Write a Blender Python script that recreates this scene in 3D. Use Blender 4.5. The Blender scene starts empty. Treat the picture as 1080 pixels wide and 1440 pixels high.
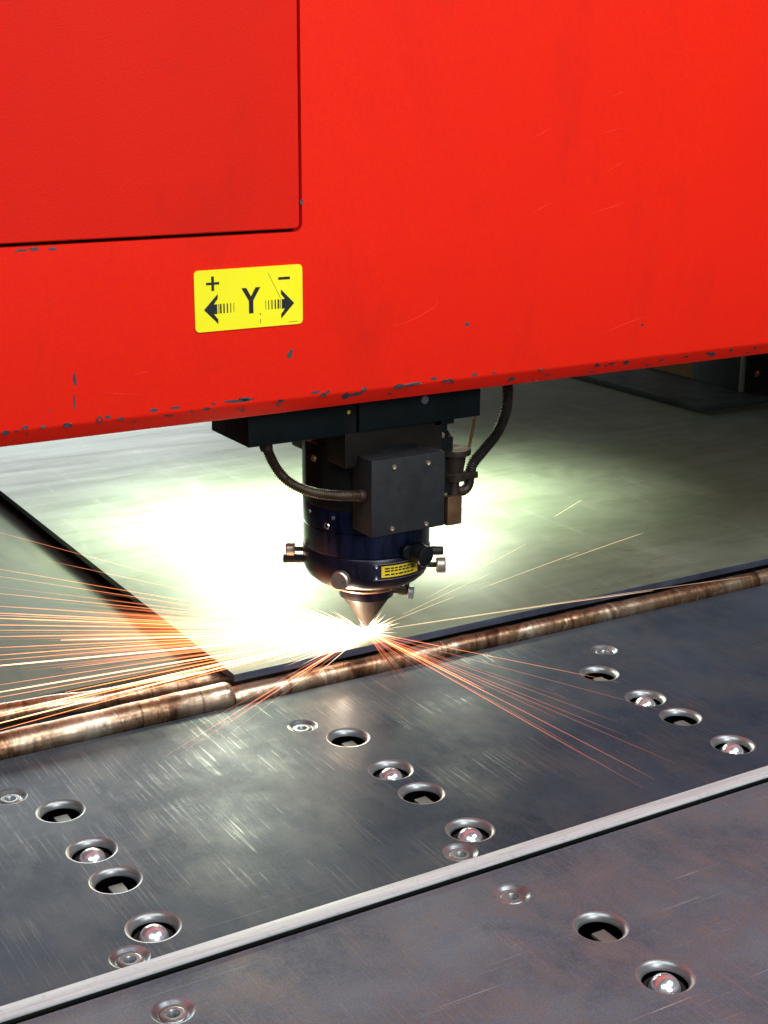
import bpy, bmesh, math, random
from mathutils import Vector, Matrix
random.seed(11)
sc = bpy.context.scene
COL = sc.collection
R_ = math.radians

# ------------------------------------------------------------------ camera
# world: z = 0 is the table top, x runs along the gantry, the nozzle stands at x = y = 0
F_PX, CX, CY = 2050.7988687338407, 540.0, 720.0
AX = Vector((0.85764859, -0.14262021, 0.49406313))     # world axes seen from the camera (right, down, forward)
AY = Vector((-0.51421244, -0.2470943, 0.82129774))
AZ = Vector((0.00494652, -0.95843825, -0.28525716))
CAM = Vector((-0.86931079, -1.48712104, 0.70))
def to_world(v): return Vector((AX.dot(v), AY.dot(v), AZ.dot(v)))
RIGHT, UP, FWD = to_world(Vector((1,0,0))), to_world(Vector((0,-1,0))), to_world(Vector((0,0,1)))
cam_d = bpy.data.cameras.new('camera'); cam = bpy.data.objects.new('camera', cam_d); COL.objects.link(cam)
m = Matrix((RIGHT, UP, -FWD)).transposed().to_4x4(); m.translation = CAM; cam.matrix_world = m
cam_d.sensor_fit = 'HORIZONTAL'; cam_d.sensor_width = 36.0; cam_d.lens = F_PX/1080*36
cam_d.clip_start = 0.05; cam_d.clip_end = 60
sc.camera = cam
def ray(x, y): return to_world(Vector((x-CX, y-CY, F_PX)))
def at_z(x, y, z=0.0):
    r = ray(x, y); return CAM + r*((z-CAM.z)/r.z)
def at_y(x, y, Y):
    r = ray(x, y); return CAM + r*((Y-CAM.y)/r.y)

# ------------------------------------------------------------------ world and lamps
w = bpy.data.worlds.new('World'); sc.world = w; w.use_nodes = True
bg = w.node_tree.nodes['Background']; bg.inputs[0].default_value = (0.75, 0.85, 1.0, 1); bg.inputs[1].default_value = 0.03
def area(name, loc, target, sx, sy, power, col):
    l = bpy.data.lights.new(name, 'AREA'); l.shape = 'RECTANGLE'; l.size = sx; l.size_y = sy; l.energy = power; l.color = col
    o = bpy.data.objects.new(name, l); COL.objects.link(o); o.location = loc
    o.rotation_euler = (Vector(target)-Vector(loc)).to_track_quat('-Z', 'Y').to_euler(); return o
# operator's side: two hall lights overhead, and an added fill behind the camera
area('hall_and_fill_light', (-1.6, -2.0, 2.9), (-0.2, -0.2, 0.3), 2.2, 1.1, 60, (0.94, 0.98, 1.0))
area('hall_and_fill_light', (1.1, -2.0, 2.9), (0.2, -0.2, 0.3), 2.2, 1.1, 82, (0.94, 0.98, 1.0))
area('hall_and_fill_light', (-0.1, -4.2, 1.9), (0.1, -0.2, 0.4), 1.6, 1.2, 98, (0.94, 0.98, 1.0))  # unseen frontal fill, added to brighten the lower red panel
# daylit windows of the hall, far behind the machine
area('hall_window', (1.2, 7.0, 1.8), (0.3, 1.0, 0.2), 3.4, 1.8, 215, (0.92, 1.0, 0.97))
# work lamps on the underside of the gantry: two hooded, and unhooded ones added for the table glints
for x, y, d, p, spread in ((0.08, 0.53, .14, 12.0, 116), (0.42, 0.51, .14, 8.5, 116), (0.00, 0.39, .15, 5.0, 180), (0.46, 0.47, .08, 2.2, 180)):
    l = bpy.data.lights.new('gantry_work_lamp', 'AREA'); l.shape = 'DISK'; l.size = d; l.energy = p; l.color = (0.88, 1.0, 0.74); l.spread = R_(spread)
    o = bpy.data.objects.new('gantry_work_lamp', l); COL.objects.link(o); o.location = (x, y, 0.345 if spread < 180 else .335)
# glare of the cut
l = bpy.data.lights.new('cutting_glare', 'POINT'); l.energy = 0.65; l.shadow_soft_size = 0.004; l.color = (1.0, 0.80, 0.58)
o = bpy.data.objects.new('cutting_glare', l); COL.objects.link(o); o.location = (-0.040, -0.008, 0.0320)

sc.view_settings.view_transform = 'Standard'; sc.view_settings.look = 'None'
sc.view_settings.exposure = 0; sc.view_settings.gamma = 1; sc.view_settings.use_curve_mapping = False
sc.render.engine = 'CYCLES'
sc.cycles.use_denoising = True; sc.cycles.max_bounces = 8; sc.cycles.transparent_max_bounces = 64
sc.cycles.sample_clamp_indirect = 6

# ------------------------------------------------------------------ materials
class NT:
    def __init__(s, name):
        s.m = bpy.data.materials.new(name); s.m.use_nodes = True; s.t = s.m.node_tree; s.n = s.t.nodes
        s.b = s.n['Principled BSDF']; s.out = s.n['Material Output']
        s.co = s.n.new('ShaderNodeTexCoord').outputs['Object']
    def link(s, a, b): s.t.links.new(a, b)
    def setin(s, sock, v):
        if hasattr(v, 'is_output'): s.link(v, sock)
        else: sock.default_value = v
    def map(s, scale=(1,1,1), rot=(0,0,0), loc=(0,0,0)):
        n = s.n.new('ShaderNodeMapping'); s.link(s.co, n.inputs[0])
        n.inputs['Scale'].default_value = scale; n.inputs['Rotation'].default_value = rot; n.inputs['Location'].default_value = loc
        return n.outputs[0]
    def noise(s, vec=None, scale=5, detail=4, rough=.55, dist=0):
        n = s.n.new('ShaderNodeTexNoise'); s.link(vec or s.co, n.inputs['Vector'])
        n.inputs['Scale'].default_value = scale; n.inputs['Detail'].default_value = detail
        n.inputs['Roughness'].default_value = rough; n.inputs['Distortion'].default_value = dist
        return n.outputs[0]
    def ramp(s, fac, stops):
        n = s.n.new('ShaderNodeValToRGB'); s.link(fac, n.inputs[0]); e = n.color_ramp.elements
        while len(e) < len(stops): e.new(.5)
        for k, (p, c) in enumerate(stops):
            e[k].position = p; e[k].color = c if len(c) == 4 else (*c, 1)
        return n.outputs[0]
    def g(s, fac, lo, hi, a=0., b=1.):
        n = s.n.new('ShaderNodeMapRange'); s.link(fac, n.inputs[0])
        for i, v in enumerate((lo, hi, a, b)): n.inputs[i+1].default_value = v
        return n.outputs[0]
    def mix(s, fac, a, b, mode='MIX'):
        n = s.n.new('ShaderNodeMix'); n.data_type = 'RGBA'; n.blend_type = mode
        s.setin(n.inputs[0], fac)
        for k, v in ((6, a), (7, b)): s.setin(n.inputs[k], v if hasattr(v, 'is_output') else ((*v, 1) if len(v) == 3 else v))
        return n.outputs[2]
    def math(s, op, a, b=0.):
        n = s.n.new('ShaderNodeMath'); n.operation = op; s.setin(n.inputs[0], a); s.setin(n.inputs[1], b); return n.outputs[0]
    def bump(s, h, strength, dist, prev=None):
        n = s.n.new('ShaderNodeBump'); s.link(h, n.inputs['Height']); n.inputs['Strength'].default_value = strength
        n.inputs['Distance'].default_value = dist
        if prev: s.link(prev, n.inputs['Normal'])
        return n.outputs[0]
    def put(s, col=None, rough=None, metal=None, normal=None, spec=None, coat=None):
        i = s.b.inputs
        if col is not None: s.setin(i['Base Color'], col if hasattr(col, 'is_output') else (*col, 1))
        if rough is not None: s.setin(i['Roughness'], rough)
        if metal is not None: s.setin(i['Metallic'], metal)
        if normal is not None: s.link(normal, i['Normal'])
        if spec is not None: i['Specular IOR Level'].default_value = spec
        return s.m

M = {}
def simple(name, col, rough=.5, metal=0., var=.25, scale=60, spec=None, bump=.15):
    t = NT(name); n = t.noise(scale=scale, detail=5); n2 = t.noise(scale=scale*.2, detail=3)
    c = t.mix(t.g(n2, .35, .7), tuple(x*(1-var) for x in col), tuple(min(1, x*(1+var)) for x in col))
    M[name] = t.put(c, t.g(n, .3, .7, max(.03, rough-.08), rough+.1), metal, t.bump(n, bump, .0006), spec)
    return M[name]

# red powder coat
def red_mat(name, c1, c2, grain, grime):
    t = NT(name)
    fine = t.noise(scale=grain, detail=2); hue = t.noise(scale=330, detail=3); smear = t.noise(t.map((3, 3, 1.4)), 1.3, 6, .6, .6)
    soot = t.noise(t.map((7, 7, 3.2), loc=(.55, 0, .15)), 1.25, 6, .62, .5); dust = t.noise(t.map((20, 20, 9)), 1.2, 6, .7, .6)
    c = t.mix(t.g(smear, .3, .75), c1, c2)
    c = t.mix(t.g(hue, .35, .68, 0, .8), c, (c1[0]*.93, c1[1]*.62, c1[2]*2.0))
    c = t.mix(t.g(soot, .56, .80, 0, grime), c, (.22, .014, .009)); c = t.mix(t.g(dust, .58, .80, 0, .22), c, (.30, .016, .010))
    c = t.mix(t.g(fine, .35, .65, 0, .10), c, (.50, .012, .006))
    t.put(c, t.g(smear, .3, .7, .48, .62), 0, t.bump(fine, .4, .0006), .10); return t.m
M['red'] = red_mat('red_paint', (.78, .018, .0033), (.71, .014, .0028), 900, .30)
M['red_door'] = red_mat('red_door_paint', (.66, .014, .003), (.59, .011, .0022), 620, .35)
simple('primer', (.036, .042, .056), .6, 0, .35, 300)
simple('scratch_red', (.82, .040, .016), .6, 0, .1, 200)
simple('gap_black', (.006, .005, .005), .8, 0, .2, 60, .05)
simple('black_paint', (.006, .0068, .0080), .42, 0, .3, 150, .2, .1)
simple('dark_green_black', (.004, .0085, .0095), .5, 0, .3, 120, .15, .1)
simple('cover_grey', (.019, .019, .021), .5, 0, .2, 250, .25, .3)
t = NT('blue_anodised'); n = t.noise(t.map((40, 40, 6)), 3, 4)
t.put(t.mix(t.g(n, .35, .7), (.004, .006, .020), (.013, .021, .068)), t.g(n, .3, .7, .24, .36), .55, t.bump(n, .08, .0004)); M['blue'] = t.m
t = NT('violet_black'); n = t.noise(t.map((40, 40, 6)), 3, 4)
t.put(t.mix(t.g(n, .35, .7), (.006, .005, .012), (.016, .013, .036)), .32, .3, t.bump(n, .08, .0004)); M['violet'] = t.m
simple('brass_dull', (.20, .115, .055), .45, .7, .5, 90)
simple('bronze_dark', (.045, .030, .021), .5, .6, .5, 110)
simple('neck_brown', (.011, .009, .007), .5, 0, .5, 60, .15)
simple('nickel', (.62, .52, .42), .34, .9, .2, 120)
simple('copper', (.36, .16, .10), .30, .95, .35, 80)
simple('nozzle_metal', (.013, .007, .006), .45, 0, .4, 80, .12)
simple('chrome', (.86, .86, .90), .10, 1.0, .06, 60, None, .03)
simple('ball_steel', (.70, .73, .78), .22, .8, .12, 90, None, .05)
simple('steel_rim', (.33, .34, .345), .38, .75, .35, 45, .3)
simple('screw_steel', (.26, .285, .30), .34, .75, .4, 130)
simple('hose_grey', (.030, .026, .024), .5, .35, .4, 120)
simple('hose_bronze', (.058, .040, .024), .45, .5, .4, 120)
simple('yellow_sticker', (.86, .78, .012), .42, 0, .04, 40, .4, .05)
simple('label_yellow', (.72, .52, .02), .5, 0, .15, 200)
simple('black_print', (.008, .008, .010), .5, 0, .2, 200)
simple('grey_print', (.25, .21, .02), .5, 0, .2, 200)
simple('frame_green', (.010, .020, .018), .5, 0, .4, 30)
simple('beige_panel', (.13, .10, .04), .6, 0, .2, 30)
simple('pit_dark', (.015, .014, .013), .8, 0, .5, 20)
simple('cup_dark', (.06, .058, .056), .45, .6, .3, 60)
simple('bar_steel', (.16, .17, .155), .5, .5, .3, 60)

# table steel: rolled and worn, fine scratches along and across, blotchy tarnish
def table_mat(name, dark, light, tarnish, cross):
    t = NT(name)
    big = t.noise(scale=4.5, detail=7, rough=.65, dist=.3); blot = t.noise(t.map((1.6, 1, 1), loc=(3, 1, 0)), 11, 7, .68, .2)
    fine = t.noise(scale=520, detail=3); hue = t.noise(scale=210, detail=3)
    ys = t.noise(t.map((330, 7, 1)), 1, 5, .65); xs = t.noise(t.map((4, 330, 1), rot=(0, 0, R_(-9))), 1, 4, .6); ds = t.noise(t.map((7, 420, 1), rot=(0, 0, R_(38))), 1, 4, .6)
    p1 = t.noise(t.map((1, 1, 1), loc=(7, 2, 0)), 10, 4, .6); p2 = t.noise(t.map((1, 1, 1), loc=(1, 8, 0)), 7, 4, .6)
    yc = t.math('MULTIPLY', t.g(ys, .55, .66), t.g(p1, .47, .60)); xc = t.math('MULTIPLY', t.g(xs, .64, .70), t.g(p2, .42, .58)); dc = t.math('MULTIPLY', t.g(ds, .69, .76), t.g(p1, .56, .40))
    c = t.mix(t.g(big, .35, .66), dark, light)
    c = t.mix(t.g(blot, .44, .66, 0, .9 if cross > .5 else .55), c, tarnish)
    c = t.mix(t.g(blot, .42, .26, 0, .4), c, tuple(x*.55 for x in dark))
    c = t.mix(t.g(hue, .38, .66, 0, .5), c, (light[0]*.80, light[1]*.86, light[2]*1.15)); c = t.mix(t.g(hue, .45, .28, 0, .35), c, (light[0]*1.15, light[1]*.95, light[2]*.80))
    c = t.mix(t.math('MULTIPLY', yc, .08), c, (.34, .35, .34)); c = t.mix(t.math('MULTIPLY', xc, cross), c, (.42, .40, .40)); c = t.mix(t.math('MULTIPLY', dc, cross*.5), c, (.32, .32, .31))
    c = t.mix(t.g(fine, .35, .65, 0, .30), c, tuple(x*.5 for x in dark))
    r = t.math('SUBTRACT', t.g(p1, .35, .65, .46, .38), t.math('MULTIPLY', yc, .16))
    nb = t.bump(ys, .25, .0005); nb = t.bump(xs, .10*cross, .0004, nb); nb = t.bump(fine, .12, .0004, nb); nb = t.bump(big, .03, .004, nb)
    t.put(c, r, .10, nb); t.link(t.math('ADD', t.math('MULTIPLY', yc, .60), t.g(blot, .45, .62, .10, .20)), t.b.inputs['Specular IOR Level']); return t.m
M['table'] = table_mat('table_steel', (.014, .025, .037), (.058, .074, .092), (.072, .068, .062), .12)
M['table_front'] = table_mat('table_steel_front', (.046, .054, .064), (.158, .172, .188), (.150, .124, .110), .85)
# bright joint strip
t = NT('strip_aluminium'); n = t.noise(t.map((3, 90, 30)), 4, 6, .65); n2 = t.noise(scale=170, detail=5)
c = t.mix(t.g(n, .3, .7), (.36, .385, .39), (.58, .61, .615)); c = t.mix(t.g(n2, .58, .72, 0, .45), c, (.24, .225, .22))
t.put(c, .45, .1, t.bump(n2, .2, .0008)); M['strip'] = t.m
# sheet being cut: greenish mill finish with smudges, rolling streaks and dark scuffs
t = NT('sheet_steel')
big = t.noise(scale=3.2, detail=7, rough=.65, dist=.5); xs = t.noise(t.map((2.0, 17, 1), rot=(0, 0, R_(4))), 1.7, 7, .7, .5)
spots = t.noise(t.map((9, 26, 1), loc=(2, 5, 0)), 2.2, 7, .75, .5); fine = t.noise(scale=260, detail=3); ys = t.noise(t.map((14, 2.5, 1), loc=(4, 0, 0)), 1.6, 6, .7, .4); sm = t.noise(t.map((1, 1.5, 1), loc=(9, 3, 0)), 7, 6, .7, .8)
c = t.mix(t.g(big, .3, .7), (.064, .080, .056), (.128, .144, .112)); c = t.mix(t.g(xs, .49, .66, 0, .5), c, (.046, .056, .034))
c = t.mix(t.g(ys, .54, .72, 0, .45), c, (.19, .20, .18)); c = t.mix(t.g(sm, .52, .68, 0, .5), c, (.050, .060, .036))
c = t.mix(t.g(spots, .62, .70, 0, .85), c, (.022, .022, .014)); c = t.mix(t.g(fine, .35, .65, 0, .2), c, (.075, .08, .07))
t.put(c, t.g(xs, .3, .7, .44, .52), .2, t.bump(xs, .10, .001), .3); M['sheet'] = t.m
t = NT('table_steel_rear'); big = t.noise(scale=4, detail=6, rough=.62, dist=.5); fine = t.noise(scale=300, detail=3); st = t.noise(t.map((18, 3, 1)), 2, 6, .65)
c = t.mix(t.g(big, .3, .7), (.036, .044, .030), (.085, .098, .070)); c = t.mix(t.g(st, .5, .75, 0, .6), c, (.022, .027, .022)); c = t.mix(t.g(fine, .35, .65, 0, .2), c, (.10, .10, .09))
t.put(c, t.g(big, .3, .7, .50, .62), 0, t.bump(st, .1, .001), .12); M['table_rear'] = t.m
simple('sheet_edge', (.060, .068, .105), .40, .5, .4, 90)
# rod: turned copper brown metal, burnt dark in places, worn bright in others
t = NT('rod_metal')
b1 = t.noise(t.map((30, 10, 10)), 1, 5, .7, .8); st = t.noise(t.map((26, 70, 70)), 1, 7, .72, .6); lg = t.noise(t.map((9, 4, 4), loc=(5, 0, 0)), 1, 4, .6, .4); rg = t.noise(t.map((70, 3, 3)), 1, 2, .5)
c = t.ramp(b1, [(.30, (.045, .022, .013)), (.42, (.17, .082, .043)), (.50, (.34, .21, .12)), (.57, (.19, .095, .050)), (.68, (.74, .62, .48))])
c = t.mix(t.g(lg, .48, .62, 0, .6), c, (.66, .54, .40)); c = t.mix(t.g(st, .50, .66, 0, .85), c, (.085, .042, .024)); c = t.mix(t.g(rg, .62, .68, 0, .6), c, (.04, .02, .012))
t.put(c, t.g(st, .3, .7, .22, .48), .8, t.bump(st, .25, .0014, t.bump(rg, .3, .001))); M['rod'] = t.m
def sparks_mat(name, col, strength):
    t = NT(name); t.n.remove(t.b)
    at = t.n.new('ShaderNodeAttribute'); at.attribute_name = 'spark_glow'
    e = t.n.new('ShaderNodeEmission'); e.inputs[0].default_value = (*col, 1); t.link(t.math('MULTIPLY', at.outputs['Fac'], strength), e.inputs[1])
    tr = t.n.new('ShaderNodeBsdfTransparent'); ad = t.n.new('ShaderNodeAddShader')
    t.link(e.outputs[0], ad.inputs[0]); t.link(tr.outputs[0], ad.inputs[1]); t.link(ad.outputs[0], t.out.inputs[0])
    t.m.cycles.emission_sampling = 'NONE'; M[name] = t.m
sparks_mat('spark_orange', (1.0, .29, .09), 1.7); sparks_mat('spark_spray', (1.0, .24, .09), .6); sparks_mat('spark_red', (1.0, .24, .10), .50); sparks_mat('spark_pale', (1.0, .66, .38), 1.0); sparks_mat('spark_white', (1.0, .66, .42), 2.4); sparks_mat('spark_hot', (1.0, .40, .19), 2.2)

# ------------------------------------------------------------------ mesh helpers
def finish(name, bm, mat, parent=None, smooth=True, angle=35, label=None):
    bmesh.ops.recalc_face_normals(bm, faces=bm.faces[:])
    me = bpy.data.meshes.new(name); bm.to_mesh(me); bm.free()
    me.materials.append(M[mat] if isinstance(mat, str) else mat)
    if smooth:
        for p in me.polygons: p.use_smooth = True
        me.set_sharp_from_angle(angle=R_(angle))
    o = bpy.data.objects.new(name, me); COL.objects.link(o)
    if parent: o.parent = parent
    if label: o['label'] = label
    return o
def tag(o, label, cat, group=None):
    o['label'] = label; o['category'] = cat
    if group: o['group'] = group
    return o
def empty(name, loc=(0,0,0)):
    o = bpy.data.objects.new(name, None); COL.objects.link(o); o.location = loc; o.empty_display_size = .02; return o
def box_bm(x0, x1, y0, y1, z0, z1, bev=0.0, seg=2, bm=None):
    bm = bm or bmesh.new()
    r = bmesh.ops.create_cube(bm, size=1, matrix=Matrix.Translation(((x0+x1)/2, (y0+y1)/2, (z0+z1)/2)) @ Matrix.Diagonal((x1-x0, y1-y0, z1-z0, 1)))
    if bev:
        es = list({e for v in r['verts'] for e in v.link_edges})
        bmesh.ops.bevel(bm, geom=es, offset=bev, segments=seg, affect='EDGES', profile=.6)
    return bm
def lathe_bm(prof, seg=48, mat=None, bm=None, cap=True):
    """surface of revolution about local z; prof = [(r, z)]"""
    bm = bm or bmesh.new(); mat = mat or Matrix()
    rings = []
    for r, z in prof:
        if r < 1e-6: rings.append([bm.verts.new(mat @ Vector((0, 0, z)))])
        else: rings.append([bm.verts.new(mat @ Vector((r*math.cos(2*math.pi*k/seg), r*math.sin(2*math.pi*k/seg), z))) for k in range(seg)])
    for a, b in zip(rings, rings[1:]):
        for k in range(seg):
            k2 = (k+1) % seg
            vs = [a[k % len(a)], a[k2 % len(a)], b[k2 % len(b)], b[k % len(b)]]
            u = []
            for v in vs:
                if v not in u: u.append(v)
            if len(u) >= 3: bm.faces.new(u)
    if cap:
        for q in (rings[0], rings[-1]):
            if len(q) > 1: bm.faces.new(q)
    return bm
def axis_mat(p, d):
    d = Vector(d).normalized(); q = d.to_track_quat('Z', 'Y'); return Matrix.Translation(p) @ q.to_matrix().to_4x4()
def spline(pts, n):
    pts = [Vector(p) for p in pts]; P = [2*pts[0]-pts[1]] + pts + [2*pts[-1]-pts[-2]]; out = []
    for i in range(1, len(P)-2):
        for k in range(n):
            t = k/n; a, b, c, d = P[i-1:i+3]
            out.append(.5*((2*b)+(c-a)*t+(2*a-5*b+4*c-d)*t*t+(3*b-a-3*c+d)*t**3))
    out.append(pts[-1]); return out
def resample(pts, step):
    out = [pts[0]]; acc = 0
    for a, b in zip(pts, pts[1:]):
        L = (b-a).length
        while acc+L >= step:
            t = (step-acc)/L; a = a.lerp(b, t); out.append(a); L = (b-a).length; acc = 0
            if L < 1e-9: break
        acc += L
    return out
def tube_bm(pts, rad, seg=12, bm=None, cap=True):
    bm = bm or bmesh.new(); n = len(pts); rings = []; up = Vector((0.2, 0.3, 1)).normalized()
    for i, p in enumerate(pts):
        d = (pts[min(i+1, n-1)]-pts[max(i-1, 0)]).normalized(); u = (up-d*up.dot(d)).normalized(); up = u; v = d.cross(u)
        r = rad(i/(n-1), i) if callable(rad) else rad
        rings.append([bm.verts.new(p+u*(r*math.cos(2*math.pi*k/seg))+v*(r*math.sin(2*math.pi*k/seg))) for k in range(seg)])
    for a, b in zip(rings, rings[1:]):
        for k in range(seg): bm.faces.new((a[k], a[(k+1) % seg], b[(k+1) % seg], b[k]))
    if cap: bm.faces.new(rings[0]); bm.faces.new(rings[-1])
    return bm
def prism_bm(poly, place, thick, bm=None):
    """polygon (u, v) -> place(u, v, depth), with thickness"""
    bm = bm or bmesh.new()
    a = [bm.verts.new(place(u, v, 0)) for u, v in poly]; b = [bm.verts.new(place(u, v, thick)) for u, v in poly]
    bm.faces.new(a); bm.faces.new(b)
    for k in range(len(poly)):
        k2 = (k+1) % len(poly); bm.faces.new((a[k], a[k2], b[k2], b[k]))
    return bm
def circle(cx, cy, r, n=40): return [(cx+r*math.cos(2*math.pi*k/n), cy+r*math.sin(2*math.pi*k/n)) for k in range(n)]

# ------------------------------------------------------------------ cutting table
table = empty('cutting_table', (0, -0.3, 0))
tag(table, 'worn grey steel machine table with rows of round holes and ball rollers', 'table')
def T(o):
    o.parent = table; o.matrix_parent_inverse = Matrix.Translation((0, 0.3, 0)); return o
BALLS = [(-.471, -.293), (-.471, -.444), (-.141, -.293), (-.141, -.442), (.215, -.286), (.215, -.431), (-.140, -.723)]
HOLES = [(-.471, -.204), (-.471, -.355), (-.141, -.202), (-.141, -.354), (.215, -.200), (.215, -.347), (-.139, -.639)]
# the rows carry on beyond the picture
BALLS += [(.215, -.715), (-.80, -.293), (-.80, -.444), (-.471, -.726), (.57, -.286), (.57, -.431)]
HOLES += [(.215, -.632), (-.80, -.204), (-.80, -.355), (-.471, -.642), (.57, -.2), (.57, -.347)]
SCREWS = [(-.505, -.149), (-.505, -.476), (-.503, -.562), (-.171, -.150), (-.173, -.473), (-.174, -.558), (.269, -.143)]
RH, RS = .0245, .0175
def sheet(name, x0, x1, y0, y1, mat):
    bm = bmesh.new(); es = []
    def loop(pts):
        vs = [bm.verts.new((x, y, 0)) for x, y in pts]
        for k in range(len(vs)): es.append(bm.edges.new((vs[k], vs[(k+1) % len(vs)])))
    loop([(x0, y0), (x1, y0), (x1, y1), (x0, y1)])
    for lst, r in ((BALLS, RH), (HOLES, RH), (SCREWS, RS)):
        for x, y in lst:
            if x0+r < x < x1-r and y0+r < y < y1-r: loop(circle(x, y, r))
    bmesh.ops.triangle_fill(bm, use_beauty=True, use_dissolve=False, edges=es, normal=(0, 0, 1))
    outer = [e for e in bm.edges if len(e.link_faces) == 1 and all(abs(v.co.x-x0) < 1e-6 or abs(v.co.x-x1) < 1e-6 or abs(v.co.y-y0) < 1e-6 or abs(v.co.y-y1) < 1e-6 for v in e.verts)]
    r = bmesh.ops.extrude_edge_only(bm, edges=outer)
    for v in r['geom']:
        if isinstance(v, bmesh.types.BMVert): v.co.z = -.012
    me = bpy.data.meshes.new(name); bmesh.ops.recalc_face_normals(bm, faces=bm.faces[:])
    for f in bm.faces:
        if abs(f.normal.z) > .9 and f.normal.z < 0: f.normal_flip()
    bm.to_mesh(me); bm.free(); me.materials.append(M[mat])
    o = bpy.data.objects.new(name, me); COL.objects.link(o); return T(o)
sheet('table_sheet', -1.6, 2.2, -.4954, -.0640, 'table')
sheet('table_sheet', -1.6, 2.2, -1.3, -.5160, 'table_front')
sheet('table_sheet', -1.6, 2.2, .080, 1.9, 'table_rear')
T(finish('slot_floor', box_bm(-1.6, 2.2, -.0635, .0795, -.06, -.0130), 'pit_dark'))
T(finish('table_underside', box_bm(-1.58, 2.18, -1.29, 1.89, -.10, -.062), 'pit_dark'))
T(finish('joint_strip', box_bm(-1.6, 2.2, -.5115, -.4940, .0018, .0045, .0009), 'strip'))
T(finish('strip_core', box_bm(-1.6, 2.2, -.5030, -.4962, -.012, .0017), 'pit_dark'))  # dark spacer: the shade under the strip is put into its colour
rim = [(RH, 0), (.0237, -.00012), (.0225, -.0007), (.0212, -.0019), (.0201, -.0036), (.0194, -.0056), (.0192, -.0075)]
rim_o = None
for x, y in HOLES+BALLS:
    if rim_o is None:
        rim_o = finish('hole_rim', lathe_bm(rim, 40, cap=False), 'steel_rim', angle=60); o = rim_o
        # the inner wall is in the shade of the sheet, same steel
    else: o = rim_o.copy(); COL.objects.link(o)
    T(o); o.location = (x, y, 0)
cup0 = finish('ball_unit', lathe_bm([(.0188, -.021), (.0188, -.0125), (.0172, -.0105), (.0150, -.0100), (.0140, -.0125), (.0138, -.020)], 36, cap=False), 'cup_dark', angle=50)
ball0 = finish('ball', lathe_bm([(.0136*math.cos(a), -.0130+.0136*math.sin(a)) for a in [math.pi*(k/18-.5) for k in range(19)]], 36, cap=False), 'ball_steel', cup0, angle=180)
pad0 = finish('backing', lathe_bm([(.0189, -.0215), (0, -.0215)], 24, cap=False), 'pit_dark', cup0)
for i, (x, y) in enumerate(BALLS):
    if i: 
        c_ = cup0.copy(); COL.objects.link(c_)
        for ch in (ball0, pad0):
            b_ = ch.copy(); COL.objects.link(b_); b_.parent = c_; 
            if ch is ball0: b_.rotation_euler = (0, 0, i*1.3)
    else: c_ = cup0
    T(c_); c_.location = (x, y, 0)
tab0 = finish('support_tab', box_bm(-.0060, .0080, -.034, .0050, -.0110, -.0078, .0008), 'bar_steel')
for i, (x, y) in enumerate(HOLES):
    o = tab0 if i == 0 else tab0.copy()
    if i: COL.objects.link(o)
    T(o); o.location = (x, y, 0)
scr = [(RS, 0), (.0166, -.0002), (.0150, -.0012), (.0128, -.0028), (.0118, -.0034), (.0112, -.0034), (.0104, -.0026), (.0082, -.0024), (.0056, -.0026), (.0048, -.0036), (.0044, -.0130), (0, -.0135)]
s0 = None
for x, y in SCREWS:
    if s0 is None: s0 = finish('countersunk_screw', lathe_bm(scr, 36, cap=False), 'screw_steel', angle=45); o = s0
    else: o = s0.copy(); COL.objects.link(o)
    T(o); o.location = (x, y, 0); o.rotation_euler = (0, 0, x*9)

# ------------------------------------------------------------------ sheet under the laser, on slats
for x in (.05, .55, 1.05):
    T(finish('support_slat', box_bm(x-.004, x+.004, .15, 1.5, .0005, .0155), 'bar_steel'))
bm = bmesh.new()
PX0, PX1, PY0, PY1, PZ = -.200, 1.98, -.034, 1.62, .026
plate = finish('steel_sheet', box_bm(PX0, PX1, PY0, PY1, .0165, PZ, .0007, 2), 'sheet')
plate.data.materials.append(M['sheet_edge'])
for p in plate.data.polygons:
    if p.normal.z < .55: p.material_index = 1
tag(plate, 'greenish grey steel sheet being cut, its corner jutting over the rods', 'metal sheet')

# ------------------------------------------------------------------ rods in the slot
def rod(name, pts, r, lab, step=.0035, lump=.045, end_r=None):
    P = resample(spline(pts, 12), step); ph = [random.uniform(0, 9) for _ in range(4)]; jit = [random.uniform(-1, 1) for _ in P]
    def rad(t, i):
        q = r*(1+lump*.5*math.sin(i*.11+ph[0])+lump*.5*math.sin(i*.37+ph[1])+lump*.35*jit[i])
        if i < 2: q *= (.90, .99)[i]
        return q
    return tag(finish(name, tube_bm(P, rad, 28), 'rod', angle=50), lab, 'rod')
rod('metal_rod', [(-.207, -.0415, .0010), (.2, -.0430, .0010), (.7, -.0445, .0010), (1.5, -.0455, .0010)], .0135, 'copper brown banded rod lying along the front edge of the steel sheet')
rod('metal_rod', [(-.209, -.0395, .0040), (-.35, -.0395, .0040), (-.5, -.0415, .0040), (-1.2, -.0425, .0040)], .0164, 'thicker brown and bright banded rod ending at the sheet corner', lump=.03)
rod('metal_rod', [(-.10, .022, -.004), (-.2, .029, -.003), (-.335, .037, -.002), (-.454, .053, -.001), (-.9, .055, -.001)], .0125, 'thin bright rod behind the thicker rod, running under the sheet')

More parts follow.
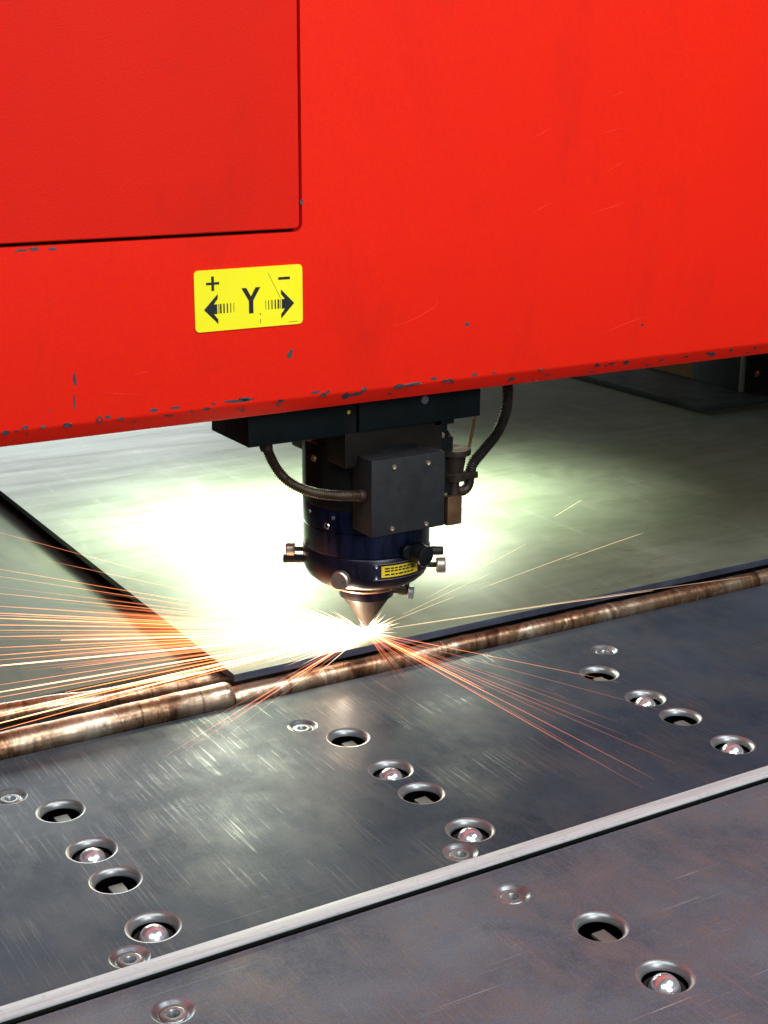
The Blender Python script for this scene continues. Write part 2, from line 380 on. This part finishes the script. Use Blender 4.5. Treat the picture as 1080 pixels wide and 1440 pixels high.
# ------------------------------------------------------------------ red gantry
YF = -.15
ZB, ZC, YC = .360, .3745, -.1395          # bottom edge and the folded lip
gantry = empty('gantry_housing', (0, .1, ZB)); tag(gantry, 'red painted gantry housing with chipped lower lip above the table', 'gantry')
def G(o):
    o.parent = gantry; o.matrix_parent_inverse = Matrix.Translation((0, -.1, -ZB)); return o
GX0, GX1, GT = -1.7, 2.6, 1.35
DX1, DZ0, CR, GAP = -.1640, .5490, .0055, .0034        # door opening: right edge, bottom edge
def rounded(x0, x1, z0, z1, r, n=8):
    out = []
    for cx, cz, a0 in ((x1-r, z0+r, -90), (x1-r, z1-r, 0), (x0+r, z1-r, 90), (x0+r, z0+r, 180)):
        for k in range(n+1):
            a = R_(a0+90*k/n); out.append((cx+r*math.cos(a), cz+r*math.sin(a)))
    return out
bm = bmesh.new(); es = []
o_l = [bm.verts.new((x, YF, z)) for x, z in ((GX0, ZC+.004), (GX1, ZC+.004), (GX1, GT), (GX0, GT))]
for k in range(4): es.append(bm.edges.new((o_l[k], o_l[(k+1) % 4])))
hole = rounded(-1.25, DX1, DZ0, 1.20, CR+GAP)
h_l = [bm.verts.new((x, YF, z)) for x, z in hole]; h_e = []
for k in range(len(h_l)): h_e.append(bm.edges.new((h_l[k], h_l[(k+1) % len(h_l)])))
bmesh.ops.triangle_fill(bm, use_beauty=True, edges=es+h_e, normal=(0, -1, 0))
# rolled hole edge
h2 = [bm.verts.new((x, YF+.012, z)) for x, z in hole]
for k in range(len(h_l)): bm.faces.new((h_l[k], h_l[(k+1) % len(h_l)], h2[(k+1) % len(h2)], h2[k]))
# lip: rounded fold, slanted face, bottom return
lip = [(YF, ZC+.004), (YF+.0004, ZC+.002), (YF+.0014, ZC), (YC-.0010, ZB+.0022), (YC, ZB+.0008), (YC+.0016, ZB), (.70, ZB+.004), (.705, ZB+.006), (.705, GT), (YF, GT)]
prev = None
for y, z in lip:
    cur = [bm.verts.new((GX0, y, z)), bm.verts.new((GX1, y, z))]
    if prev: bm.faces.new((prev[0], prev[1], cur[1], cur[0]))
    prev = cur
bmesh.ops.remove_doubles(bm, verts=bm.verts[:], dist=1e-5)
G(finish('housing_shell', bm, 'red', angle=25))
G(finish('door_recess', box_bm(-1.27, DX1+.02, YF+.0115, YF+.02, DZ0-.02, 1.22), 'gap_black'))
bm = bmesh.new(); loops = []
dr = rounded(-1.25+GAP, DX1-GAP, DZ0+GAP, 1.20-GAP, CR)
def inset(pts, d):
    cx = sum(p[0] for p in pts)/len(pts); out = []
    n = len(pts)
    for k in range(n):
        a, b = pts[k-1], pts[(k+1) % n]; tx, tz = b[0]-a[0], b[1]-a[1]; L = math.hypot(tx, tz); out.append((pts[k][0]-tz/L*d, pts[k][1]+tx/L*d))
    return out
for d, y in ((0, YF+.011), (0, YF+.0006), (.0004, YF-.0006), (.0014, YF-.0012)): loops.append([bm.verts.new((x, y, z)) for x, z in inset(dr, d)])
for a, b in zip(loops, loops[1:]):
    for k in range(len(a)): bm.faces.new((a[k], a[(k+1) % len(a)], b[(k+1) % len(a)], b[k]))
bm.faces.new(loops[-1])
G(finish('access_door', bm, 'red_door', angle=30, label='red access door with rounded corner and dark gap'))
# paint chips and scratches
NL = Vector((0, -(ZC-ZB), -(YC-YF))).normalized()
def on_panel(x, y):
    p = at_y(x, y, YF)
    if p.z > ZC+.003: return p + Vector((0, -.00025, 0))
    # slanted lip plane
    p0 = Vector((0, YF+.0014, ZC)); r = ray(x, y); t = (p0-CAM).dot(NL)/r.dot(NL); q = CAM+r*t
    if q.z < ZB+.0012: return None
    return q + NL*.0006
CH = [(408,498,8,17,-20),(105,533,5,22,3),(104,565,3,24,2),(657,456,6,7,0),(903,457,6,4,30),(334,564,52,5,6),(345,561,24,5,4),(216,577,15,6,5),(247,573,17,5,8),
      (152,586,9,5,10),(140,590,12,12,30),(8,608,14,7,5),(443,552,13,5,10),(486,556,15,8,35),(512,547,9,8,25),(580,540,28,4,8),(610,532,11,5,12),(667,527,11,5,10),(695,524,5,4,0),
      (461,551,8,4,20),(562,545,6,3,0),(1028,492,6,4,0),(840,512,7,4,0),(760,519,6,3,0),(60,600,8,4,10),(300,568,9,4,0),(236,584,10,3,0),(548,553,9,3,0),
      (70,578,5,2,0),(930,506,8,3,5),(30,352,22,4,3),(48,350,15,5,3),(74,350,14,5,4),(424,284,5,8,0)]
for x in (35, 96, 170, 290, 395, 455, 500, 560, 630, 720, 880, 1000):
    CH.append((x, 604-.108*x+random.uniform(-2, 6), random.uniform(9, 22), random.uniform(4, 7), random.uniform(0, 14)))
for k in range(26):                                   # small nicks along the folded edge
    x = random.uniform(5, 1075); CH.append((x, 612-.108*x+random.uniform(-9, 3), random.uniform(3, 12), random.uniform(2, 3.5), random.uniform(-5, 12)))
for x, y, wd, ht, ang in CH:
    n = 14; bm = bmesh.new(); vs = []; ok = True; a0 = R_(ang)
    for k in range(n):
        a = 2*math.pi*k/n; rr = random.uniform(.6, 1.15); dx, dy = wd/2*rr*math.cos(a), ht/2*rr*math.sin(a)
        p = on_panel(x+dx*math.cos(a0)+dy*math.sin(a0), y-dx*math.sin(a0)+dy*math.cos(a0))
        if p is None: continue
        vs.append(bm.verts.new(p))
    if len(vs) < 5: bm.free(); continue
    f = bm.faces.new(vs); bmesh.ops.triangulate(bm, faces=[f])
    G(finish('paint_chip', bm, 'primer', smooth=False))
SCR = [((545,460),(575,452),(610,432),(618,420)),((705,432),(722,456),(742,480)),((738,432),(752,445)),((845,470),(880,455),(912,444)),((860,136),(878,129)),((845,188),(875,180)),((850,243),(880,226)),
       ((747,300),(778,284)),((832,300),(885,284)),((748,195),(775,180)),((185,528),(212,522)),((140,552),(200,556))]
for s in SCR:
    P = []
    for x, y in s: P.append(at_y(x, y, YF)+Vector((0, -.0001, 0)))
    P = spline(P, 5); bm = bmesh.new()
    tube_bm(P, lambda t, i: .00026*math.sin(math.pi*min(.97, max(.03, t))), 4, bm)
    G(finish('scratch', bm, 'scratch_red', smooth=False))

# ---- axis sticker
sx0, sx1, sz0, sz1 = -.2860, -.1652, .4552, .5165
sign = G(finish('axis_sticker', prism_bm(rounded(sx0, sx1, sz0, sz1, .0045, 6), lambda u, v, d: Vector((u, YF-.0002-d, v)), .0009), 'yellow_sticker', smooth=False,
                label='yellow sticker with black letter Y, plus, minus and two arrows'))
def SP(u, v, d): return Vector((sx0+u*(sx1-sx0), YF-.00115-d, sz1-v*(sz1-sz0)))
def mark(name, polys, mat='black_print'):
    bm = bmesh.new()
    for p in polys: prism_bm(p, SP, .0002, bm)
    o = finish(name, bm, mat, smooth=False); o.parent = sign; o.matrix_parent_inverse = Matrix.Translation((0, -.1, -ZB)) @ Matrix(); o.matrix_parent_inverse = Matrix(); return o
def rc(u0, u1, v0, v1): return [(u0, v0), (u1, v0), (u1, v1), (u0, v1)]
mark('plus_mark', [[(.153,.105),(.177,.105),(.177,.200),(.224,.200),(.224,.240),(.177,.240),(.177,.338),(.153,.338),(.153,.240),(.106,.240),(.106,.200),(.153,.200)]])
mark('minus_mark', [rc(.770, .880, .192, .236)])
mark('letter_y', [[(.425,.33),(.470,.33),(.512,.475),(.556,.33),(.600,.33),(.532,.545),(.532,.755),(.491,.755),(.491,.545)]])
arrow = [(.081,.640),(.207,.395),(.207,.470),(.170,.560),(.200,.560),(.200,.720),(.170,.720),(.207,.810),(.207,.885)]
mark('arrow', [arrow]); mark('arrow', [[(1-u, v) for u, v in arrow]])
for u, wd in ((.212,.006),(.226,.014),(.256,.012),(.288,.010),(.320,.007),(.350,.004)):
    mark('arrow_bar', [rc(u, u+wd, .560, .715)]); mark('arrow_bar', [rc(1-u-wd, 1-u, .560, .715)])
for k in range(7): mark('fine_print', [rc(.865+k*.013, .865+k*.013+.009, .945, .957)], 'grey_print')
mark('scuff', [[(.672,.10),(.676,.10),(.792,.545),(.788,.545)]], 'grey_print'); mark('scuff', [rc(.592,.598,.86,.93)], 'grey_print'); mark('scuff', [rc(.590,.602,.765,.79)], 'grey_print')

# ------------------------------------------------------------------ laser head
head = empty('laser_head', (0, 0, .038)); tag(head, 'black and blue laser cutting head with copper nozzle under the red gantry', 'laser head')
HI = Matrix.Translation((0, 0, -.038))
def Hd(o, par=None):
    o.parent = par or head; o.matrix_parent_inverse = HI if par is None else Matrix(); return o
TOC = Vector((-.504, -.863, 0)).normalized(); RT = Vector((.863, -.504, 0)).normalized()
def pol(off, r, z):
    """point at radius r round the head's axis, swung off degrees from the operator's side to the right"""
    a = R_(off); return TOC*(r*math.cos(a)) + RT*(r*math.sin(a)) + Vector((0, 0, z))
# mount
mb = Hd(finish('mounting_block', box_bm(-.199, -.079, -.085, .012, .3115, .3585, .0015), 'dark_green_black'))
Hd(finish('mounting_plate', box_bm(-.060, .107, -.086, .012, .3135, .3592, .0012), 'dark_green_black'))
Hd(finish('mounting_web', box_bm(-.079, -.060, -.080, .010, .3125, .3588), 'black_paint'))
Hd(finish('indicator_dot', lathe_bm([(.0022, 0), (.0022, .001), (0, .0014)], 12, axis_mat((-.0705, -.0798, .3365), (0, -1, 0))), 'label_yellow'))
def socket_screw(p, d, r, par=None, mat='screw_steel', cat='screw'):
    o = finish(cat, lathe_bm([(r, -.001), (r, .0010), (r*.85, .0018), (r*.55, .0018), (r*.5, .0004), (0, .0002)], 16, axis_mat(p, d)), mat)
    return Hd(o, par)
socket_screw(at_y(597, 562, -.086), (0, -1, 0), .0052)
Hd(finish('neck_block', box_bm(-.072, .062, -.074, .06, .268, .3128, .003), 'neck_brown'))
Hd(finish('right_flange', box_bm(.050, .078, -.074, -.04, .305, .3134, .001), 'black_paint'))
# body
Hd(finish('head_column', lathe_bm([(.077, .2085), (.0785, .210), (.0785, .286), (.074, .290), (.074, .312)], 72), 'black_paint'))
Hd(finish('head_body', lathe_bm([(.070, .1505), (.0778, .1512), (.0783, .153), (.0783, .1805), (.0770, .1815), (.0770, .1825), (.0783, .1835), (.0783, .205), (.0772, .2085)], 72), 'blue'))
ring = Hd(finish('lens_ring', lathe_bm([(.040, .1045), (.056, .1050), (.066, .1085), (.0735, .1150), (.0782, .1245), (.0790, .1290), (.0790, .1480), (.0778, .1500), (.070, .1503)], 72), 'violet'))
Hd(finish('retaining_ring', lathe_bm([(.036, .0955), (.0450, .0960), (.0475, .0985), (.0475, .1045), (.040, .1048)], 60), 'copper'))
Hd(finish('nozzle_collar', lathe_bm([(.028, .0800), (.0335, .0805), (.0345, .082), (.0345, .0945), (.0335, .0956), (.02, .0957)], 56), 'violet'))
nz = [(0, .0375), (.0030, .0375), (.0042, .0385), (.0055, .0415), (.0300, .0785), (.0312, .0800), (.02, .0802)]
Hd(finish('nozzle_cone', lathe_bm(nz, 48, cap=False), 'nozzle_metal'))
# column slot drawn as a raised black patch for its shade, with a latch
def arc_bm(a0, a1, z0, z1, r0, r1, n=10):
    bm = bmesh.new(); g = []
    for k in range(n+1):
        a = a0+(a1-a0)*k/n; g.append([bm.verts.new(pol(a, r, z)) for r, z in ((r0, z0), (r1, z0), (r1, z1), (r0, z1))])
    for p, q in zip(g, g[1:]):
        for k in range(4): bm.faces.new((p[k], p[(k+1) % 4], q[(k+1) % 4], q[k]))
    bm.faces.new(g[0]); bm.faces.new(g[-1]); return bm
Hd(finish('column_slot_shade', arc_bm(-68, -42, .226, .285, .0775, .0789), 'gap_black'))
Hd(finish('slot_latch', lathe_bm([(.0035, -.004), (.0045, 0), (.003, .003), (0, .0035)], 16, axis_mat(pol(-52, .0785, .268), pol(-52, 1, 0))), 'brass_dull'))
socket_screw(pol(-37, .0778, .1885), pol(-37, 1, 0), .0042, None, 'chrome', 'set_screw')
# cover box on the front
cb = Hd(finish('cover_box', box_bm(-.0555, .0445, -.1065, -.062, .1915, .2825, .0012), 'cover_grey'))
for px, py in ((554, 657), (602, 651), (551, 743.5), (599, 736.5)):
    socket_screw(at_y(px, py, -.1063), (0, -1, 0), .0030, cb, 'nickel')
# curved warning label
lab = Hd(finish('warning_label', arc_bm(6, 62, .1255, .1455, .0782, .0800, 18), 'violet'), ring)
Hd(finish('label_face', arc_bm(13, 50, .1285, .1425, .0799, .0803, 14), 'label_yellow'), ring)
for z0, z1 in ((.1450, .1456), (.1254, .1260)): Hd(finish('label_edge', arc_bm(6, 62, z0, z1, .0799, .0804, 16), 'nickel'), ring)
for r_, z in enumerate((.1395, .1362, .1318)):
    a = 16
    while a < 45:
        b = a+random.uniform(2.0, 5.0); bm = arc_bm(a, min(b, 47), z-.0010, z+.0010, .0802, .0805, 3); a = b+.9
        Hd(finish('label_print', bm, 'black_print', smooth=False), ring)
for a, z in ((8.5, .1425), (8.5, .1285), (58, .1325)): socket_screw(pol(a, .0799, z), pol(a, 1, 0), .0022, ring, 'chrome')
# knobs and pins round the ring
def knob(base, d, shaft_r, L, r, th, mat='nickel', smat='bronze_dark'):
    d = Vector(d).normalized(); k = Hd(finish('thumb_screw', lathe_bm([(shaft_r, 0), (shaft_r, L)], 16, axis_mat(base, d)), smat))
    o = finish('knob', lathe_bm([(r*.80, 0), (r, th*.14), (r*.985, th*.3), (r, th*.5), (r*.985, th*.7), (r, th*.86), (r*.86, th), (0, th*1.02)], 32, axis_mat(Vector(base)+d*L, d)), mat)
    o.parent = k; return k
knob(pol(-90, .074, .1395), -RT, .0030, .0145, .0088, .0115)
knob(pol(90, .074, .1190), RT, .0032, .0130, .0102, .0115)
knob(pol(-21, .0760, .1265), pol(-21, 1, 0), .0040, .0060, .0118, .0100)
def pin(name, p, d, r, L, mat): return Hd(finish(name, lathe_bm([(r, 0), (r, L-.0012), (r*.85, L), (0, L)], 24, axis_mat(p, d)), mat))
pin('locating_pin', pol(-90, .070, .1272), -RT, .0055, .0335, 'cover_grey')
pin('locating_pin', pol(90, .070, .1375), RT, .0055, .0255, 'cover_grey')
pin('locking_knob', pol(36, .074, .1580), pol(36, 1, 0), .0085, .0130, 'black_paint')
pin('locking_knob', pol(44, .084, .1560), pol(44, 1, -.1), .0125, .0200, 'black_paint')
k = knob(pol(75, .034, .0885), pol(88, 1, -.12), .0036, .0190, .0080, .0075, 'screw_steel', 'bronze_dark')
pin('stop_pin', pol(86, .050, .0860), (.08, -.02, 1), .0032, .0180, 'bronze_dark')
pin('stop_collar', pol(82, .041, .0875), pol(88, 1, -.12), .0056, .0090, 'brass_dull')
# hoses
def hose(name, pts, r, mat, pitch=.0026, amp=.10):
    P = resample(spline(pts, 14), pitch/4)
    return Hd(finish(name, tube_bm(P, lambda t, i: r*(1+amp*math.cos(i*math.pi/2)), 16), mat, angle=80))
hose('conduit_hose', [at_y(x, y, Y) for x, y, Y in ((372, 622, -.055), (385, 652, -.060), (401, 673, -.070), (424, 687, -.080), (447, 694, -.086), (476, 697, -.089), (512, 697, -.090))], .0056, 'hose_bronze')
hose('conduit_hose', [at_y(x, y, Y) for x, y, Y in ((711, 522, -.055), (714, 548, -.055), (711, 580, -.055), (699, 609, -.055), (679, 634, -.055), (665, 652, -.055), (660, 668, -.055))], .0066, 'hose_grey')
Hd(finish('elbow', tube_bm(spline([at_y(x, y, -.055) for x, y in ((660, 662), (659, 680), (653, 689), (643, 691))], 8), .0062, 16), 'bronze_dark'))
Hd(finish('thin_tube', tube_bm(spline([at_y(x, y, -.030) for x, y in ((668, 580), (664, 606), (657, 640))], 6), .0022, 10), 'brass_dull'))
for px, py, Y, d in ((507, 697, -.090, (1, 0, 0)), (374, 627, -.056, (.15, -.1, -1))):
    Hd(finish('hose_ferrule', lathe_bm([(.0056, -.004), (.0072, -.003), (.0076, .002), (.0068, .005), (.0060, .0052)], 20, axis_mat(at_y(px, py, Y), d)), 'bronze_dark'))
for a in (-60, -30, 5, 70, 100): socket_screw(pol(a, .0780, .2000), pol(a, 1, 0), .0024, None, 'screw_steel', 'cap_screw')
for a in (-50, 0, 40): socket_screw(pol(a, .0470, .1010), pol(a, 1, 0), .0020, None, 'copper', 'cap_screw')
# gas valve on the right of the head
V = at_y(638, 650, -.055); sc_ = 1/1120.
def zz(py): return at_y(638, py, -.055).z
vx, vy = V.x, V.y; VM = Matrix.Translation((vx, vy, 0))
Hd(finish('gas_valve', lathe_bm([(.010, zz(630)), (.0205, zz(630)), (.0210, zz(633)), (.0205, zz(638)), (.0150, zz(640)), (.0140, zz(650)), (.0120, zz(663)), (.0150, zz(665)), (.0150, zz(674)), (.0075, zz(676)), (.0075, zz(695)), (.004, zz(696))], 40, VM), 'bronze_dark'))
c = at_y(634, 716, -.055)
Hd(finish('valve_block', box_bm(c.x-.0115, c.x+.0105, c.y-.010, c.y+.010, zz(735), zz(694), .003), 'brass_dull'))
c = at_y(655, 668, -.055); Hd(finish('valve_clamp', box_bm(c.x-.014, c.x+.013, c.y-.008, c.y+.008, c.z-.0035, c.z+.0045, .001), 'bronze_dark'))
Hd(finish('valve_bracket', box_bm(.030, vx-.005, -.060, -.045, .215, .285), 'black_paint'))
L = [at_y(x, y, -.055) for x, y in ((613, 628), (613, 612), (617, 605), (622, 604), (628, 608), (630, 616), (630, 630))]
Hd(finish('gas_pipe', tube_bm(spline(L, 6), .0028, 12), 'black_paint'))
for px, py in ((613, 619), (630, 618)):
    c = at_y(px, py, -.055); Hd(finish('pipe_nut', lathe_bm([(.0048, -.0055), (.0055, -.004), (.0055, .003), (.0045, .0055), (.003, .0056)], 6, Matrix.Translation(c)), 'bronze_dark', smooth=False))
c = at_y(622, 599, -.055); Hd(finish('pipe_union', lathe_bm([(.0055, -.006), (.0062, -.003), (.0062, .004), (.005, .014)], 16, Matrix.Translation(c)), 'black_paint'))

# ------------------------------------------------------------------ machine frame at the end of the table
fr = empty('machine_frame', (1.5, 1.0, .0264)); tag(fr, 'dark green machine frame foot and column on the far sheet end', 'machine frame')
def Fr(o): o.parent = fr; o.matrix_parent_inverse = Matrix.Translation((-1.5, -1.0, -.0264)); return o
Fr(finish('base_slab', box_bm(1.250, 1.95, .752, 1.60, .0264, .0400, .001), 'frame_green'))
Fr(finish('column', box_bm(1.437, 1.90, .822, .980, .0404, .5, .002), 'frame_green'))
Fr(finish('column_edge', box_bm(1.431, 1.439, .812, .8216, .0404, .5, .001), 'bar_steel'))
Fr(finish('bracket', box_bm(1.4395, 1.80, .806, .8212, .0404, .5, .001), 'black_paint'))
Fr(finish('bolt', lathe_bm([(.007, 0), (.007, .004), (.004, .007), (0, .007)], 6, axis_mat(at_y(1063, 526, .806), (0, -1, 0))), 'chrome', smooth=False))
Fr(finish('beige_panel', box_bm(1.440, 1.90, .9805, 1.20, .0404, .5, .002), 'beige_panel'))

# ------------------------------------------------------------------ sparks
ORG = Vector((-.002, -.004, .031))
def streak(bm, a, b, r0, r1, heat0, heat1, lay, sag=0., n=5):
    pts = [a.lerp(b, k/n)-Vector((0, 0, sag*(k/n)**2)) for k in range(n+1)]
    d = (b-a).normalized(); u = d.orthogonal().normalized(); v = d.cross(u); rings = []
    for k, p in enumerate(pts):
        t = k/n; r = (r0+(r1-r0)*t)*(0.35 if k in (0, n) else 1)
        rg = [bm.verts.new(p+u*(r*math.cos(2.094*q))+v*(r*math.sin(2.094*q))) for q in range(3)]
        for vv in rg: vv[lay] = heat0+(heat1-heat0)*t
        rings.append(rg)
    for p, q in zip(rings, rings[1:]):
        for k in range(3): bm.faces.new((p[k], p[(k+1) % 3], q[(k+1) % 3], q[k]))
def new_bm():
    bm = bmesh.new(); return bm, bm.verts.layers.float.new('spark_glow')
def spark(px, py, z, mat, r, t0, t1, h0, h1, label, group):
    e = at_z(px, py, z); bm, lay = new_bm(); a = ORG.lerp(e, t0); b = ORG.lerp(e, t1)
    for p in (a, b): p.z = max(p.z, .0085)
    streak(bm, Vector((0, 0, 0)), b-a, r, r*.6, h0, h1, lay, sag=random.uniform(0, .012)*(b-a).length, n=8)
    o = finish('spark', bm, mat, smooth=False); o.location = a
    return tag(o, label, 'spark', group)
LF, LG = 'glowing orange spark streak shooting away from the nozzle across the sheet corner', 'sparks spraying over the sheet corner'
for y, r, h in ((868, .0009, 1.3), (876, .0007, 1.0), (884, .0005, .8), (893, .0006, .9), (903, .0010, 1.4), (911, .0005, .8), (918, .0007, .9), (926, .0005, .7), (938, .0012, 1.8), (952, .0005, .7),
                (962, .0005, .6), (974, .0010, 1.5), (984, .0006, .8), (993, .0008, 1.1), (1006, .0012, 1.8), (1013, .0008, 1.2), (1021, .0011, 1.6), (1030, .0006, .9),
                (740, .0004, .40), (762, .0004, .45), (795, .0005, .5), (806, .0004, .45), (829, .0005, .55), (845, .0005, .6), (857, .0007, .9), (862, .0005, .8)):
    z = random.uniform(.03, .07) if y < 930 else random.uniform(.026, .045)
    spark(-30, y, z, 'spark_hot' if h > 1.3 else 'spark_orange', r, random.uniform(.03, .10), random.choice((1, 1, 1, .8)), h, h*.75, LF, LG)
RF, RG = 'thin red orange spark streak skimming over the table holes beyond the rod', 'sparks skimming over the table'
for x, y, r, h, t1 in ((965, 1112, .0005, 1.3, .92), (1010, 1095, .0004, .8, .9), (1060, 1030, .0004, .7, .8), (1040, 990, .00035, .6, .7), (905, 1100, .0004, .9, .8), (930, 1120, .0005, .9, .95), (880, 1090, .0005, .8, .9), (960, 1065, .0005, .8, .85), (1010, 1060, .0005, .7, .75), (860, 1040, .0005, .8, .8), (820, 1015, .0005, .7, .8), (900, 1015, .0004, .6, .8), (760, 1010, .0006, .9, .75), (700, 975, .0007, 1.2, .9)):
    spark(x, y, .012, 'spark_red' if t1 > .7 and r < .00055 else 'spark_orange', r, .06, t1, h, h*.3, RF, RG)
BF, BG = 'dull red spark streak falling over the front rod below the sheet', 'sparks falling over the front rod'
for x, y, r, h in ((232, 1062, .0006, 1.3), (255, 1058, .0005, 1.0), (275, 1045, .0005, 1.0), (262, 1030, .0005, .9), (300, 1020, .0006, 1.1), (330, 1010, .0006, 1.2), (345, 990, .0006, 1.3), (310, 1040, .0004, .9)):
    spark(x, y, .011, 'spark_red', r, .05, 1, h*1.2, h*.3, BF, BG)
UF, UG = 'pale yellow spark streak flying low over the sheet beside the nozzle', 'pale sparks over the sheet beside the nozzle'
for x, y, r, t0, t1, h in ((818, 703, .0006, .84, 1, .8), (905, 748, .0005, .68, 1, .55), (842, 765, .0005, .45, .9, .5), (760, 752, .0005, .3, .9, .5), (700, 800, .0005, .25, .95, .5), (1085, 800, .0004, .05, .95, .45), (960, 822, .0006, .04, .9, .7), (640, 838, .0005, .2, 1, .5)):
    spark(x, y, .04, 'spark_pale', r, t0, t1, h*.5, h, UF, UG)
# the dense fan of hair-thin sparks and the white-hot core: nobody could count these
bm, lay = new_bm()
for k in range(380):
    y = random.gauss(898, 40); z = random.uniform(.027, .09); e = at_z(-60, y, z); t0 = random.uniform(.02, .45)
    streak(bm, ORG.lerp(e, t0), ORG.lerp(e, min(1, t0+random.uniform(.12, .55))), random.uniform(.0002, .0006), .0002, random.uniform(.3, 1.2), .25, lay)
for k in range(60):
    e = at_z(random.uniform(560, 700), random.uniform(915, 985), .02); streak(bm, ORG, ORG.lerp(e, random.uniform(.3, .9)), .0003, .0002, .8, .2, lay)
o = finish('spark_spray', bm, 'spark_spray', smooth=False); o['kind'] = 'stuff'; tag(o, 'fine spray of hair-thin orange sparks around the cut', 'sparks')
bm, lay = new_bm()
for k in range(330):
    y = random.gauss(894, 26); z = random.uniform(.027, .06); e = at_z(random.uniform(320, 440), y, z)
    streak(bm, ORG.lerp(e, random.uniform(0, .4)), ORG.lerp(e, random.uniform(.45, 1)), random.uniform(.0003, .0011), .0002, 1.0, .0, lay, n=6)
for k in range(120):
    a = random.uniform(0, 6.28); e = ORG+Vector((math.cos(a), math.sin(a), random.uniform(-.05, .5)))*random.uniform(.01, .045)
    streak(bm, ORG, e, .0007, .0003, 1.5, .1, lay, n=4)
o = finish('spark_core', bm, 'spark_white', smooth=False); o['kind'] = 'stuff'; tag(o, 'white hot burst of sparks right at the nozzle tip', 'sparks')
